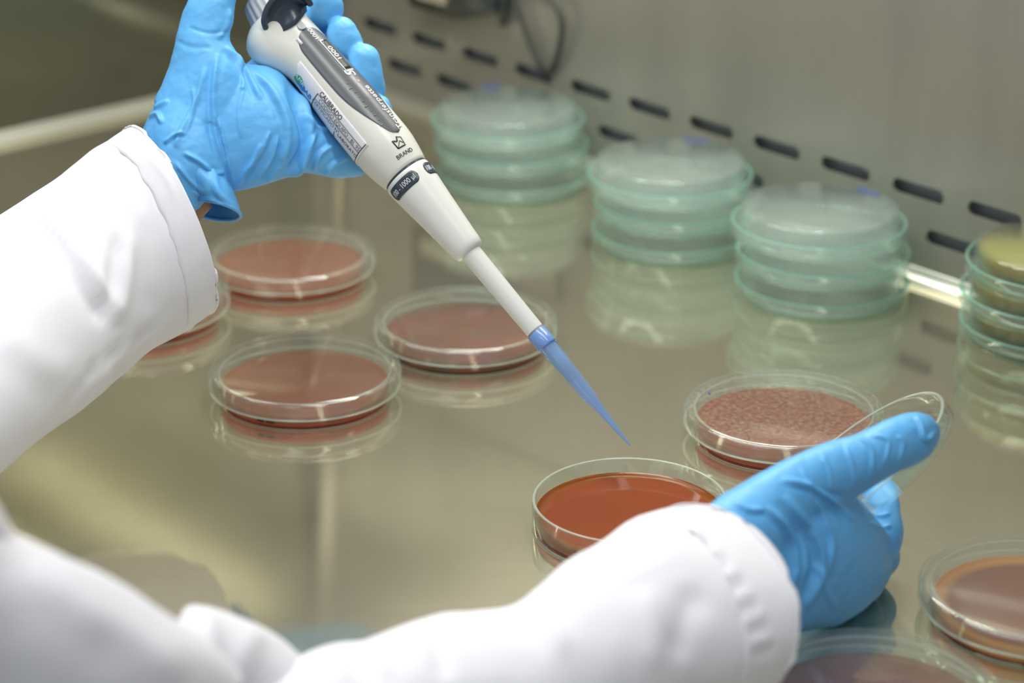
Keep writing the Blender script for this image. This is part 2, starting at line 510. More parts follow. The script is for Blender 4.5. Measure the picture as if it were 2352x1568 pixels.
# back wall with two staggered rows of slots
bm = bmesh.new()
def wv(u, z, v=0.0):
    return bm.verts.new(cab(u, v, z) * MM)
edges = []
def loop_edges(vs):
    for a, b in zip(vs, vs[1:] + vs[:1]):
        edges.append(bm.edges.new((a, b)))
loop_edges([wv(0, 0), wv(RIGHT_U, 0), wv(RIGHT_U, 130), wv(0, 130)])
def stadium(u, z, hl, hr, seg=8):
    pts = []
    for k in range(seg + 1):
        a = -math.pi / 2 + math.pi * k / seg
        pts.append((u + hl - hr + hr * math.cos(a), z + hr * math.sin(a)))
    for k in range(seg + 1):
        a = math.pi / 2 + math.pi * k / seg
        pts.append((u - hl + hr + hr * math.cos(a), z + hr * math.sin(a)))
    return pts
# pitch 55.4 mm; measured along the wall from the corner
U_A, PITCHU = 127.0 - 37.0, 55.4
for i in range(-1, 19):
    for (u, z) in ((U_A + i * PITCHU, 53.0), (U_A + 27.0 + i * PITCHU, 28.0)):
        if 75 < u < RIGHT_U - 25:
            loop_edges([wv(a, b) for a, b in stadium(u, z, 19.0, 4.3)])
bmesh.ops.triangle_fill(bm, use_beauty=True, use_dissolve=False, edges=edges)
top = [wv(0, 130.01), wv(RIGHT_U, 130.01), wv(RIGHT_U, TOP_Z), wv(0, TOP_Z)]
bm.faces.new(top)
want = Vector(VD)
for f in bm.faces:
    f.normal_update()
    if f.normal.dot(want) < 0:
        f.normal_flip()
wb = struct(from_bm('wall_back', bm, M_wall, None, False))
so = wb.modifiers.new('sheet', 'SOLIDIFY'); so.thickness = 0.0015; so.offset = -1
quad_slab('wall_plenum', [cab(-60, -10, -40), cab(RIGHT_U + 60, -10, -40), cab(RIGHT_U + 60, -10, TOP_Z), cab(-60, -10, TOP_Z)], M_dark, 2)

def cove(name, pts_fn, length0, length1, r, mat, seg=8):
    bm = bmesh.new()
    rows = []
    for t in (length0, length1):
        rows.append([bm.verts.new(pts_fn(t, r - r * math.cos(a), r - r * math.sin(a)) * MM) for a in [math.pi / 2 * k / seg for k in range(seg + 1)]])
    for k in range(seg):
        bm.faces.new((rows[0][k], rows[0][k + 1], rows[1][k + 1], rows[1][k]))
    o = struct(from_bm(name, bm, mat))
    s = o.modifiers.new('sheet', 'SOLIDIFY'); s.thickness = 0.001; s.offset = 0
    return o
cove('trim_1', lambda t, a, b: cab(t, a + 0.6, b + 0.6), 8, RIGHT_U, 7.0, M_trim)
cove('trim_2', lambda t, a, b: cab(a + 0.6, t, b + 0.6), 8, FRONT_V, 7.0, M_trim)
# unseen strip added along the rear wall, leaned so the worktop mirrors a bright streak
def mirrored_on_wall(px, py, v):
    d = P(px, py, 1.0) - CAMO
    p = CAMO + d * (-CAMH / d.z)
    d.z = -d.z
    return p + d * ((cab(0, v, 0) - p).dot(VD) / d.dot(VD))
c0, c1 = mirrored_on_wall(781, 395, 6), mirrored_on_wall(742, 1400, 6)
c2 = c1 + (c1 - c0) * ((TOP_Z - 6 - c1.z) / (c1.z - c0.z))
struct(from_bm('streak_strip', tube_bm([c0, c2], 5.0, 16), M_streak_strip))

# wall box with its flex, at the top edge of the view
def wallp(u, z, v):
    return cab(u, v, z)
bx = empty('electrical_box', cab(196, 0, 70) * MM, 'dark grey electrical box with beige label fixed to the perforated rear wall', 'electrical box')
def put_local(o, root):
    o.parent = root
    o.matrix_parent_inverse = root.matrix_world.inverted()
bpy.context.view_layer.update()
def wall_at(px, py, v):
    """the point seen at a pixel on the plane v mm in front of the rear wall"""
    d = P(px, py, 1.0) - CAMO
    n = VD
    t = ((cab(0, v, 0) - CAMO).dot(n)) / d.dot(n)
    return CAMO + d * t
bm = bmesh.new()
outl = [wall_at(x, y, 16) for x, y in ((936, 12), (1040, 46), (1112, 36), (1130, 18), (1132, -40), (1120, -170), (925, -210))]
fr = [bm.verts.new(p * MM) for p in outl]; bk = [bm.verts.new((p - VD * 15.4) * MM) for p in outl]
bm.faces.new(fr); bm.faces.new(bk[::-1])
for i in range(len(outl)):
    bm.faces.new((fr[i], bk[i], bk[(i + 1) % len(outl)], fr[(i + 1) % len(outl)]))
bmesh.ops.recalc_face_normals(bm, faces=bm.faces)
bmesh.ops.bevel(bm, geom=bm.edges[:], offset=0.0012, segments=2, affect='EDGES')
o = from_bm('housing', bm, M_box); put_local(o, bx)
bm = bmesh.new()
a = [wall_at(x, y, 16.3) for x, y in ((955, -40), (1025, -22), (1024, 14), (956, -4))]
t_ = [bm.verts.new(p * MM) for p in a]; b_ = [bm.verts.new((p - VD * 0.4) * MM) for p in a]
bm.faces.new(t_); bm.faces.new(b_[::-1])
for i in range(4):
    bm.faces.new((t_[i], b_[i], b_[(i + 1) % 4], t_[(i + 1) % 4]))
bmesh.ops.recalc_face_normals(bm, faces=bm.faces)
o = from_bm('label_plate', bm, M_boxlabel, None, False); put_local(o, bx); o['label'] = 'beige label on the box'
o = from_bm('plug_pin', tube_bm([wall_at(x, y, 5) for x, y in ((1166, -60), (1160, 0), (1155, 58))], 3.2), M_box); put_local(o, bx)
cp = catmull([list(wall_at(x, y, v)) for x, y, v in ((1172, -30, 6), (1187, 15, 6), (1214, 88, 5), (1242, 158, 3), (1252, 172, -6))], 6)
o = from_bm('flex', tube_bm([Vector(p) for p in cp], 2.0), M_cable); put_local(o, bx)
cp = catmull([list(wall_at(x, y, v)) for x, y, v in ((1180, -46, 6), (1240, -30, 8), (1276, 11, 8), (1291, 56, 8), (1285, 112, 6), (1267, 160, 3), (1258, 172, -6))], 6)
o = from_bm('flex', tube_bm([Vector(p) for p in cp], 2.2), M_cable); put_local(o, bx)

# ------------------------------------------------------------------ petri dishes
LID_R, BASE_R = 50.0, 45.0
def lid_mesh(name, mats, dz=0.0):
    """lid standing rim down, rim at z 7, flat top at 16.5"""
    prof = [(0, 16.5), (46.6, 16.5), (48.6, 16.0), (49.7, 14.9), (50, 13.2), (50, 10), (50, 7.5), (49.6, 7.0), (48.6, 7.0), (48.2, 7.5), (48.2, 12.8), (47.6, 14.2), (46.0, 14.8), (0, 14.8)]
    def mo(i):
        if 6 <= i <= 8: return 1
        if i in (0, 12): return 2
        return 0
    bm = lathe_bm([(r, z + dz) for r, z in prof], 128, mo, closed=False)
    me = bpy.data.meshes.new(name); bm.to_mesh(me); bm.free()
    return me
def base_mesh(name, mats, h=14.6):
    prof = [(0, 0), (43.9, 0), (44.75, 0.3), (45, 0.9), (45, h - 0.4), (44.6, h), (43.9, h), (43.5, h - 0.4), (43.5, 1.9), (43.0, 1.2), (0, 1.05)]
    def mo(i):
        if 4 <= i <= 6: return 1
        if i in (0, 9): return 2
        return 3 if i in (1, 2) else 0
    bm = lathe_bm(prof, 128, mo, closed=False)
    me = bpy.data.meshes.new(name); bm.to_mesh(me); bm.free()
    return me
def agar_mesh(name, h=6.0):
    prof = [(0, 1.12), (42.9, 1.26), (43.4, 1.95), (43.42, h + 1.4), (42.8, h + 0.5), (41.6, h + 0.1), (39.5, h), (0, h)]
    bm = lathe_bm(prof, 96, None, closed=False)
    me = bpy.data.meshes.new(name); bm.to_mesh(me); bm.free()
    return me
ME = dict(lid=lid_mesh('lid', None), base=base_mesh('base', None), agar=agar_mesh('agar'), lid_low=lid_mesh('lid', None, 0.8), base_tall=base_mesh('base', None, 15.5))

def part(name, me, mats, parent):
    o = bpy.data.objects.new(name, me.copy())
    for m in mats:
        o.data.materials.append(m)
    o.data.polygons.foreach_set('use_smooth', [True] * len(o.data.polygons))
    COL.objects.link(o)
    o.parent = parent
    return o

def dish(x, y, label, group, med, lid_top=None, lid=True, z=0.0, rot=0.0):
    r = empty('petri_dish', Vector((x, y, z)) * MM, label, 'petri dish', group)
    r.rotation_euler = (0, 0, rot)
    part('base', ME['base'], [G_clear, G_rim, G_clear, G_foot], r)
    part('agar', ME['agar'], [med], r)
    if lid:
        part('lid', ME['lid'], [G_side, G_rim, lid_top or G_fog], r)
    return r
gr = 'lidded dishes of red agar on the worktop'
D1 = dish(-107.0, 1147.7, 'lidded petri dish of red agar crossed by the pale vertical reflection, left of the pipette', gr, A_red)
D2 = dish(-129.9, 1323.8, 'lidded petri dish of red agar furthest back, below the glove holding the pipette', gr, A_red)
D3 = dish(-25.4, 1217.6, 'lidded petri dish of streaky red agar directly behind the pipette shaft', gr, A_streak)
D4 = dish(135.2, 1096.6, 'lidded petri dish of red agar with misted lid behind the hand holding a lid', gr, A_red, G_fogspeck)
D0 = dish(-208.0, 1258.3, 'lidded petri dish of red agar mostly hidden behind the upper white sleeve', gr, A_red)
D6 = dish(223.1, 908.3, 'lidded petri dish with bright orange agar rim cut by the right frame edge', gr, A_bright)
D7 = dish(142.2, 822.1, 'lidded petri dish of red agar nearest the viewer at the bottom frame edge', gr, A_streak)
D5 = dish(54.1, 995.2, 'open petri dish of orange red agar without lid, under the pipette tip', None, A_open, None, False)
# ink notes and a chip of ink
def ink(name, pts, r, mat, parent):
    cpts = catmull(pts, 5) if len(pts) > 2 else pts
    return from_bm(name, tube_bm([Vector(p) for p in cpts], r, 6), mat, parent)
ink('ink_dot', [(-36, 14.5, 16.5), (-36, 15.6, 16.6)], 0.6, M_ink, D4)
for k, (a0, a1) in enumerate(((-118, -113.5), (-111.5, -106))):
    pts = []
    for j in range(7):
        a = math.radians(a0 + (a1 - a0) * j / 6)
        pts.append((45.1 * math.cos(a), 45.1 * math.sin(a), 3.4 + (1.3 if j % 2 else 0)))
    ink('ink_mark', pts, 0.35, M_blackink, D1)

# stacks of upside-down dishes: lid below with its rim up, base above showing its underside
def flipped(x, y, z, label, group, med=None, rot=0.0):
    r = empty('petri_dish', Vector((x, y, z)) * MM, label, 'petri dish', group)
    r.rotation_euler = (math.pi, 0, rot)
    r.location.z += 17.3 * MM
    g = G_tealclear if med else G_teal
    b = part('base', ME['base_tall'], [g, G_tealrim, g, g], r)
    if med:
        part('agar', ME['agar'], [med], r)
    part('lid', ME['lid_low'], [g, G_tealrim, g], r)
    return r
UNIT = 17.35
def stack(x, y, labels, group, offs, meds=(None, None, None)):
    res = []
    for i in range(3):
        res.append(flipped(x + offs[i][0], y + offs[i][1], i * UNIT, labels[i], group, meds[i], 0.7 * i))
    return res
S1 = stack(-2.7, 1500.0, ['bottom dish of the empty glass stack furthest back beside the pipette', 'middle dish of the empty glass stack furthest back beside the pipette',
           'top upturned dish of the empty glass stack furthest back beside the pipette'], 'empty dishes in the rear stack', ((4, -2), (2.5, 0), (0, 0)))
S2 = stack(95.6, 1385.5, ['bottom dish of the middle one of three empty glass stacks', 'middle dish of the middle one of three empty glass stacks',
           'top dish of the middle one of three empty glass stacks'], 'empty dishes in the middle stack', ((3, 0), (4, 2), (0, 0)))
S3 = stack(175.2, 1298.0, ['bottom dish of the empty glass stack behind the dish with misted lid', 'middle dish of the empty glass stack behind the dish with misted lid',
           'top upturned dish of the empty glass stack behind the dish with misted lid'], 'empty dishes in the front stack', ((3, 0), (3, 1), (0, 0)))
S4 = stack(297.5, 1231.0, ['bottom dish of the yellow agar stack at the right frame edge', 'middle dish of the yellow agar stack at the right frame edge',
           'top upturned dish of the yellow agar stack at the right frame edge'], 'dishes of yellow agar in a stack', ((-1, 0), (-2, 0), (0, 0)), (A_yellow, A_yellow, A_yellow))
def on_top(px, py, root):
    """point on the upper face of an upturned dish, in the dish's own frame"""
    bpy.context.view_layer.update()
    zt = root.location.z / MM + 0.25
    d = P(px, py, 1.0) - CAMO
    p = CAMO + d * ((zt - CAMH) / d.z)
    return root.matrix_world.inverted() @ (p * MM) / MM
ink('ink_note', [on_top(x, y, S3[2]) for x, y in ((1972, 436), (1978, 431), (1984, 440), (1992, 436), (1998, 445), (2006, 441), (2014, 449), (2020, 444))], 0.5, M_ink, S3[2])
ink('ink_note', [on_top(x, y, S2[2]) for x, y in ((1570, 318), (1580, 314), (1588, 321), (1598, 316), (1608, 323), (1618, 319), (1624, 326))], 0.35, M_ink, S2[2])
ink('ink_note', [on_top(x, y, S1[2]) for x, y in ((1105, 198), (1118, 192), (1128, 199), (1140, 191), (1150, 195))], 0.4, M_ink, S1[2])

# the lid in the hand
LC = P(1956, 1068, 1070)
a_, b_ = 2.2706, 0.16745
LNRM = (RIGHT * math.cos(a_) + UP * math.sin(a_)) * math.cos(b_) - FWD * math.sin(b_)
lid = part('petri_dish_cover', ME['lid'], [G_clear, G_rim, G_clear], None)
tag(lid, 'clear glass dish cover held tilted under the thumb of the blue glove', 'dish cover')
zax = (-LNRM).normalized(); xax = zax.orthogonal().normalized(); yax = zax.cross(xax)
Mx = Matrix((xax, yax, zax)).transposed().to_4x4()
Mx.translation = (LC - zax * 7.0) * MM
lid.matrix_world = Mx

# ------------------------------------------------------------------ pipette
# axis from the tip end up to the head; lengths in px of the photograph along the axis turned into mm
TIP = P(1447, 1022, 1122)
TOPA = P(650, 60, 1168)
AX = (TOPA - TIP)
KS = AX.length / 1249.0            # mm per px along the axis
KW = 1.0 / 4.80                    # mm per px across
AXD = AX.normalized()
NX = (RIGHT * 0.771 + UP * 0.637)
NX = (NX - AXD * NX.dot(AXD)).normalized()      # towards upper right in the view
FR = AXD.cross(NX).normalized()
if FR.dot(FWD) > 0:
    FR = -FR                                     # towards the viewer
PIP = Matrix((NX, FR, AXD)).transposed().to_4x4()
if PIP.to_3x3().determinant() < 0:
    pass
PIP.translation = TIP * MM
pip = empty('pipette', (0, 0, 0), 'ivory single channel pipette with blue tip held in the upper gloved hand', 'pipette')
def loc(s_, off, dep=0.0):
    """pipette frame (mm): s_ px up the axis, off px to the right, dep px towards the viewer"""
    return Vector((off * KW, dep * KW, s_ * KS)) * MM
def padd(name, bm, mat, parent=None, smooth=True, label=None):
    for v in bm.verts:
        v.co = PIP @ v.co
    bmesh.ops.recalc_face_normals(bm, faces=bm.faces)
    o = from_bm(name, bm, mat, parent or pip, smooth)
    if label:
        o['label'] = label
    return o
def lath(profile_px, seg=64, closed=False):
    return lathe_bm([(r * KW, s_ * KS) for s_, r in profile_px], seg, None, closed)
# disposable tip: hollow cone with a collar
o = padd('tip', lath([(2, 0), (0, 2.2), (3, 2.8), (60, 6.5), (118, 11.5), (132, 14.5), (140, 15.4), (250, 20.3), (292, 21.6), (293, 22.8), (327, 23.4), (327, 21.6), (296, 20.4), (250, 18.6), (140, 13.6), (118, 9.8), (60, 5.0), (3, 1.6), (2, 1.0)], 48), G_tip, label='blue translucent tip')
padd('tip_collar', lath([(286, 21.8), (286, 23.0), (290, 23.6), (327, 24.0), (327, 21.8)], 48, True), G_collar, label='opaque blue collar of the tip')
o = padd('tip_cone', lath([(200, 0), (200, 10), (262, 17.5), (300, 18.5), (326, 18.8), (326, 0)], 48), M_cone)
o = padd('seal_ring', lath([(324, 0), (324, 21.6), (330, 22.0), (330, 0)], 48), M_print_g)
o = padd('shaft', lath([(330, 0), (330, 21.2), (333, 21.6), (556, 24.6), (562, 25.5), (566, 28), (566, 0)], 64), M_cone)
cone_prof = [(560, 0), (560, 27), (563, 33), (569, 37), (580, 39), (600, 40.5), (690, 49.5), (740, 55.0), (770, 57.8), (785, 58.4), (791, 57.2), (792, 50), (792, 0)]
o = padd('lower_cone', lath(cone_prof, 96), M_cone)
o = padd('joint_ring', lath([(790, 0), (790, 55.5), (797, 55.5), (797, 0)], 96), M_navy)
body_prof = [(796, 0), (796, 55), (798, 58.6), (804, 60.0), (830, 65.5), (856, 69.6), (880, 71.2), (980, 70.6), (1060, 66.5), (1120, 63.5), (1180, 60.5), (1220, 58.5)]
def interp(prof, x):
    pts = sorted((p for p in prof if p[1] > 5), key=lambda p: p[0])
    return float(np.interp(x, [p[0] for p in pts], [p[1] for p in pts]))
def body_r(s_):
    return interp(cone_prof, s_) if s_ < 793 else interp(body_prof, s_)
# grip body with the swelling for the heel of the hand at the head
bm = bmesh.new()
rings = []
sl = [796, 798, 804, 815, 830, 843, 856, 880, 920, 960, 1000, 1040, 1080, 1110, 1140, 1160, 1180, 1200, 1215, 1230, 1245, 1258, 1268, 1276, 1282, 1285]
for s_ in sl:
    rr = interp(body_prof, min(s_, 1220))
    g = max(0.0, min(1.0, (s_ - 1120) / 110.0)); g = g * g * (3 - 2 * g)
    cl = max(0.0, (s_ - 1250) / 35.0)
    ring = []
    for k in range(96):
        a = 2 * math.pi * k / 96
        c, d = math.cos(a), math.sin(a)
        left = max(0.0, -c)
        r = rr + 46 * g * left ** 1.6
        r *= math.sqrt(max(0.02, 1 - 0.42 * cl * cl)) * (1 - 0.10 * cl)
        ring.append(bm.verts.new(loc(s_, r * c, r * d)))
    rings.append(ring)
for a, b in zip(rings, rings[1:]):
    for k in range(96):
        bm.faces.new((a[k], a[(k + 1) % 96], b[(k + 1) % 96], b[k]))
bm.faces.new(rings[0][::-1]); bm.faces.new(rings[-1])
padd('grip_body', bm, M_body)

def patch(fn_inside, s0, s1, a0, a1, ns, na, lift, mat, name, parent=None, label=None):
    """a sheet lying on the round body between two angles, cut to an outline"""
    bm = bmesh.new()
    g = {}
    for i in range(ns + 1):
        for j in range(na + 1):
            s_ = s0 + (s1 - s0) * i / ns
            a = a0 + (a1 - a0) * j / na
            s2, a2 = fn_inside(s_, a)
            r = body_r(s2) + lift / KW
            g[i, j] = bm.verts.new(loc(s2, r * math.sin(math.radians(a2)), r * math.cos(math.radians(a2))))
    for i in range(ns):
        for j in range(na):
            bm.faces.new((g[i, j], g[i + 1, j], g[i + 1, j + 1], g[i, j + 1]))
    o = padd(name, bm, mat, parent, True, label)
    sm = o.modifiers.new('sheet', 'SOLIDIFY'); sm.thickness = 0.0002; sm.offset = 0
    return o
# display panel: rounded above, drawn to a point below
def panel_map(s_, a):
    t = (s_ - 868) / (1196 - 868)
    c = 36 + 6 * (1 - t) ** 2
    if t < 0.5:
        w = 0.30 + 0.70 * math.sin(math.pi / 2 * t / 0.5)
        if t < 0.05:
            w *= math.sqrt(max(0.0, 1 - (1 - t / 0.05) ** 2))
    elif t > 0.85:
        u_ = (t - 0.85) / 0.15
        w = math.sqrt(max(0.0, 1 - u_ * u_))
    else:
        w = 1.0
    w *= 0.93 + 0.07 * math.cos((t - 0.6) * 3)
    return s_, c + a * 41 * max(w, 0.02)
pan = patch(panel_map, 868, 1196, -1, 1, 60, 24, 0.22, M_panel, 'display_panel', None, 'dark grey display panel')
win = patch(lambda s_, a: (s_, a), 1060, 1150, 44, 62, 12, 6, 0.42, M_window, 'window', pan)
def strip(name, s0, s1, a0, a1, mat, parent, lift=0.45):
    return patch(lambda s_, a: (s_, a), s0, s1, a0, a1, max(2, int(abs(s1 - s0) / 12)), max(2, int(abs(a1 - a0) / 5)), lift, mat, name, parent)
strip('window_frame', 1054, 1152, 41, 43.4, M_print_w, pan, 0.5)
strip('window_frame', 1052, 1056, 41, 62, M_print_w, pan, 0.5)
strip('window_frame', 1148, 1152, 41, 52, M_print_w, pan, 0.5)
strip('printed_bar', 1166, 1184, 3, 9, M_print_w, pan, 0.5)

_text_cache = {}
def lettering(text, s_, ang, height_px, mode, mat, parent, lift=0.5, shear=0.0, bold=0.0, width=1.0, name='lettering', vol_s=None):
    """letters laid on the round body. mode: 'up' reads from tip to head, 'down' from head to tip, 'round' across the body"""
    cu = bpy.data.curves.new('t', 'FONT'); cu.body = text; cu.size = 1.0; cu.shear = shear; cu.offset = bold
    cu.align_x = 'CENTER'; cu.align_y = 'CENTER'; cu.resolution_u = 3
    ob = bpy.data.objects.new('t', cu); COL.objects.link(ob)
    me = bpy.data.meshes.new_from_object(ob.evaluated_get(bpy.context.evaluated_depsgraph_get()))
    bpy.data.objects.remove(ob); bpy.data.curves.remove(cu)
    bm = bmesh.new(); bm.from_mesh(me); bpy.data.meshes.remove(me)
    bmesh.ops.triangulate(bm, faces=bm.faces[:])
    bmesh.ops.subdivide_edges(bm, edges=[e for e in bm.edges if e.calc_length() > 0.25], cuts=2)
    for v in bm.verts:
        x, y = v.co.x * height_px * 1.35 * width, v.co.y * height_px * 1.35
        if mode == 'up':
            s2, off = s_ + x, -y
        elif mode == 'down':
            s2, off = s_ - x, y
        else:
            s2, off = s_ + y, x
        r = body_r(s2) + lift / KW
        a = math.radians(ang) + off / r
        v.co = loc(s2, r * math.sin(a), r * math.cos(a))
    for v in bm.verts:
        v.co = PIP @ v.co
    o = from_bm(name, bm, mat, parent, False)
    sm = o.modifiers.new('sheet', 'SOLIDIFY'); sm.thickness = 0.0001; sm.offset = 0
    return o
lettering('Transferpette', 938, 55, 19, 'up', M_print_w, pan, 0.45, 0.0, 0.012, 0.92)
lettering('\u00ae', 1022, 49, 8, 'up', M_print_w, pan, 0.45)
lettering('S', 1044, 48, 26, 'up', M_print_w, pan, 0.45, 0.25, 0.02, 1.2)
lettering('1000', 1172, 42, 13, 'up', M_print_w, pan, 0.5, 0.0, 0.01)
lettering('1000', 1108, 53, 15, 'up', M_print_w, pan, 0.55, 0.0, 0.0, 1.1, 'digits')
bm = None
for k, sx in enumerate(range(900, 1040, 14)):
    strip('scale_mark', sx, sx + 2.2, 24 - (4 if k % 4 == 0 else 0), 27, M_print_g, pan, 0.45)
# calibration sticker
sticker = patch(lambda s_, a: (s_, a), 884, 1140, -106, -19, 24, 24, 0.16, M_paper, 'sticker', None, 'white calibration sticker')
def sline(s0, s1, a, w=1.4):
    return strip('ruling', s0, s1, a, a + w, M_print_k, sticker, 0.3)
strip('ruling', 889, 891, -100, -22, M_print_k, sticker, 0.3)
strip('ruling', 1054, 1056, -100, -33, M_print_k, sticker, 0.3)
sline(889, 1055, -47, 0.8); sline(889, 1055, -34, 0.8)
strip('ruling', 968, 970, -100, -62, M_print_k, sticker, 0.3)
lettering('CALIBRADO', 1012, -28, 12, 'down', M_print_k, sticker, 0.3, 0, 0.01, 0.9)
lettering('CODIGO EQUIPO : BL 95', 968, -41, 11, 'down', M_print_g, sticker, 0.3, 0, 0.0, 0.92)
lettering('CERTIFICADO N\u00b0', 1008, -55, 11, 'down', M_print_g, sticker, 0.3, 0, 0.0, 0.88)
lettering('LABORATO', 924, -60, 11, 'down', M_print_k, sticker, 0.3, 0, 0.0, 0.9)
patch(lambda s_, a: (1112 + s_ * math.sqrt(max(0, 1 - a * a)), -54 + 13 * a), -17, 17, -1, 1, 10, 10, 0.3, M_logo_g, 'emblem', sticker)
patch(lambda s_, a: (1098 + s_ * math.sqrt(max(0, 1 - a * a)), -58 + 9 * a), -12, 12, -1, 1, 10, 10, 0.36, M_logo_b, 'emblem', sticker)
lettering('AMR', 1112, -50, 13, 'down', M_paper, sticker, 0.42, 0.2)
lettering('LAB', 1080, -58, 15, 'down', M_logo_b, sticker, 0.3, 0.0, 0.03)
# maker's mark under the panel
mark = lettering('BRAND', 820, 27, 10, 'round', M_print_k, pip, 0.2, 0, 0.0, 1.05)
def markline(pts, w):
    for (s0, o0), (s1, o1) in zip(pts, pts[1:]):
        n = 4
        bm = bmesh.new(); prev = None
        ds, do = s1 - s0, o1 - o0
        ln = math.hypot(ds, do); ps, po = -do / ln * w / 2, ds / ln * w / 2
        for k in range(n + 1):
            row = []
            for sg in (-1, 1):
                s2 = s0 + ds * k / n + ps * sg; of = o0 + do * k / n + po * sg
                r = body_r(s2) + 0.2 / KW; a = math.asin(max(-1, min(1, 0.5))) + (of) / r
                row.append(bm.verts.new(loc(s2, r * math.sin(a), r * math.cos(a))))
            if prev:
                bm.faces.new((prev[0], prev[1], row[1], row[0]))
            prev = row
        yield bm
for pts, w in ((((836, -11), (836, 11)), 3.0), (((836, -11), (858, -13)), 3.0), (((836, 10), (856, 12)), 1.6), (((856, -11), (851, -3), (862, 3)), 3.0), (((860, 3), (856, 12)), 1.6), (((838, -9), (850, 3), (842, 9)), 1.6)):
    for b_ in markline(pts, w):
        o = padd('emblem', b_, M_print_k)
        sm = o.modifiers.new('sheet', 'SOLIDIFY'); sm.thickness = 0.0001; sm.offset = 0
# range badges on the cone
def badge(ang, half, text):
    def f(s_, a):
        e = max(0.0, abs(a) - 0.72) / 0.28
        return 766 + s_ * math.sqrt(max(0.0, 1 - e * e)), ang + a * half
    b = patch(f, -15, 15, -1, 1, 8, 40, 0.15, M_navy, 'range_badge', None, 'dark oval badge')
    lettering(text, 766, ang, 13, 'round', M_print_w, b, 0.3, 0, 0.0, 0.82)
badge(-24, 46, '100 - 1000 \u00b5l')
badge(84, 40, '100 - 1000 \u00b5l')
# finger hook, small button, volume knob and plunger
lip = catmull([(1250, -34, 60), (1262, -26, 76), (1274, -2, 90), (1278, 26, 98), (1274, 52, 96), (1262, 72, 84), (1244, 82, 64), (1232, 80, 44)], 5)
root_ = catmull([(1222, -20, 52), (1218, -8, 56), (1215, 6, 59), (1214, 20, 58), (1216, 34, 54), (1222, 48, 44), (1230, 58, 30), (1236, 62, 16)], 5)
bm = bmesh.new(); rows = []
for a, b in zip(lip, root_):
    row = []
    for k in range(9):
        t = k / 8
        p = a * (1 - t) + b * t
        sag = math.sin(math.pi * t) * 14
        row.append(bm.verts.new(loc(p[0] + sag * 0.9, p[1], p[2] - sag)))
    rows.append(row)
for a, b in zip(rows, rows[1:]):
    for k in range(8):
        bm.faces.new((a[k], a[k + 1], b[k + 1], b[k]))
hook = padd('finger_hook', bm, M_navy, None, True, 'dark blue finger hook')
sm = hook.modifiers.new('plate', 'SOLIDIFY'); sm.thickness = 0.0016; sm.offset = 0
bm = bmesh.new()
tube_bm([PIP @ loc(*p) / MM for p in lip], 1.5, 12, bm)
o = from_bm('hook_rim', bm, M_navy, hook)
patch(lambda s_, a: (1203 + s_ * math.sqrt(max(0, 1 - a * a)), 32 + 10 * a), -10, 10, -1, 1, 8, 8, 0.9, M_grey, 'button')
bm = bmesh.new(); rings = []
for s_, r, cx in ((1276, 44, -16), (1290, 44, -14), (1318, 41, -10), (1332, 38, -8), (1340, 32, -6), (1342, 21, -6)):
    ring = []
    for k in range(96):
        a = 2 * math.pi * k / 96
        rr = r * (1 + (0.045 * math.cos(16 * a) if s_ < 1335 else 0))
        ring.append(bm.verts.new(loc(s_, cx + rr * math.cos(a), rr * math.sin(a))))
    rings.append(ring)
for a, b in zip(rings, rings[1:]):
    for k in range(96):
        bm.faces.new((a[k], a[(k + 1) % 96], b[(k + 1) % 96], b[k]))
bm.faces.new(rings[0][::-1]); bm.faces.new(rings[-1])
padd('volume_knob', bm, M_grey)
bm = lath([(1336, 0), (1336, 19), (1412, 19), (1412, 0)], 48)
for v in bm.verts: v.co += loc(0, -6, 0)
padd('plunger', bm, M_grey)
bm = lath([(1408, 0), (1408, 24), (1412, 27), (1440, 27), (1446, 22), (1448, 0)], 48)
for v in bm.verts: v.co += loc(0, -6, 0)
padd('plunger_button', bm, M_navy)

# ------------------------------------------------------------------ the person: gloved hands, coat sleeves
per = empty('person', P(-500, 1000, 900) * MM, 'person in white coat and blue gloves holding the pipette and a glass dish cover', 'person')
bpy.context.view_layer.update()
def pput(o, parent=None):
    parent = parent or per
    o.parent = parent
    o.matrix_parent_inverse = parent.matrix_world.inverted()
    return o
HD = 1162.0
# upper hand: palm towards the viewer, thumb on the plunger, fingers round the back of the pipette
bm = bmesh.new()
loft_bm([(300, 360, HD, 400, 620, HD, 26), (345, 262, HD, 470, 480, HD, 27), (372, 205, HD, 520, 440, HD, 25), (405, 150, HD, 548, 425, HD, 21), (440, 120, HD + 2, 570, 415, HD + 2, 18)], 40, 6, True, bm)
# heel and little-finger side of the palm
loft_bm([(430, 190, HD, 470, 445, HD, 22), (520, 150, HD, 538, 440, HD, 19), (585, 148, HD, 600, 428, HD, 19), (640, 162, HD, 655, 408, HD, 18), (692, 222, HD + 3, 706, 396, HD + 3, 15), (750, 284, HD + 7, 757, 408, HD + 7, 12.5), (800, 345, HD + 12, 803, 408, HD + 12, 9), (838, 388, HD + 17, 836, 404, HD + 17, 5)], 40, 6, True, bm)
# thumb
loft_bm([(352, 232, HD, 560, 310, HD, 22), (380, 172, HD - 1, 575, 190, HD - 1, 19), (396, 120, HD - 2, 545, 122, HD - 2, 16), (403, 84, HD - 3, 527, 88, HD - 3, 14), (412, 50, HD - 3, 536, 50, HD - 3, 13), (428, 10, HD - 3, 541, 8, HD - 3, 12.5), (452, -34, HD - 2, 556, -22, HD - 2, 11.5), (490, -72, HD, 572, -44, HD, 10), (530, -84, HD + 2, 588, -62, HD + 2, 7.5), (560, -84, HD + 3, 596, -74, HD + 3, 4)], 40, 6, True, bm)
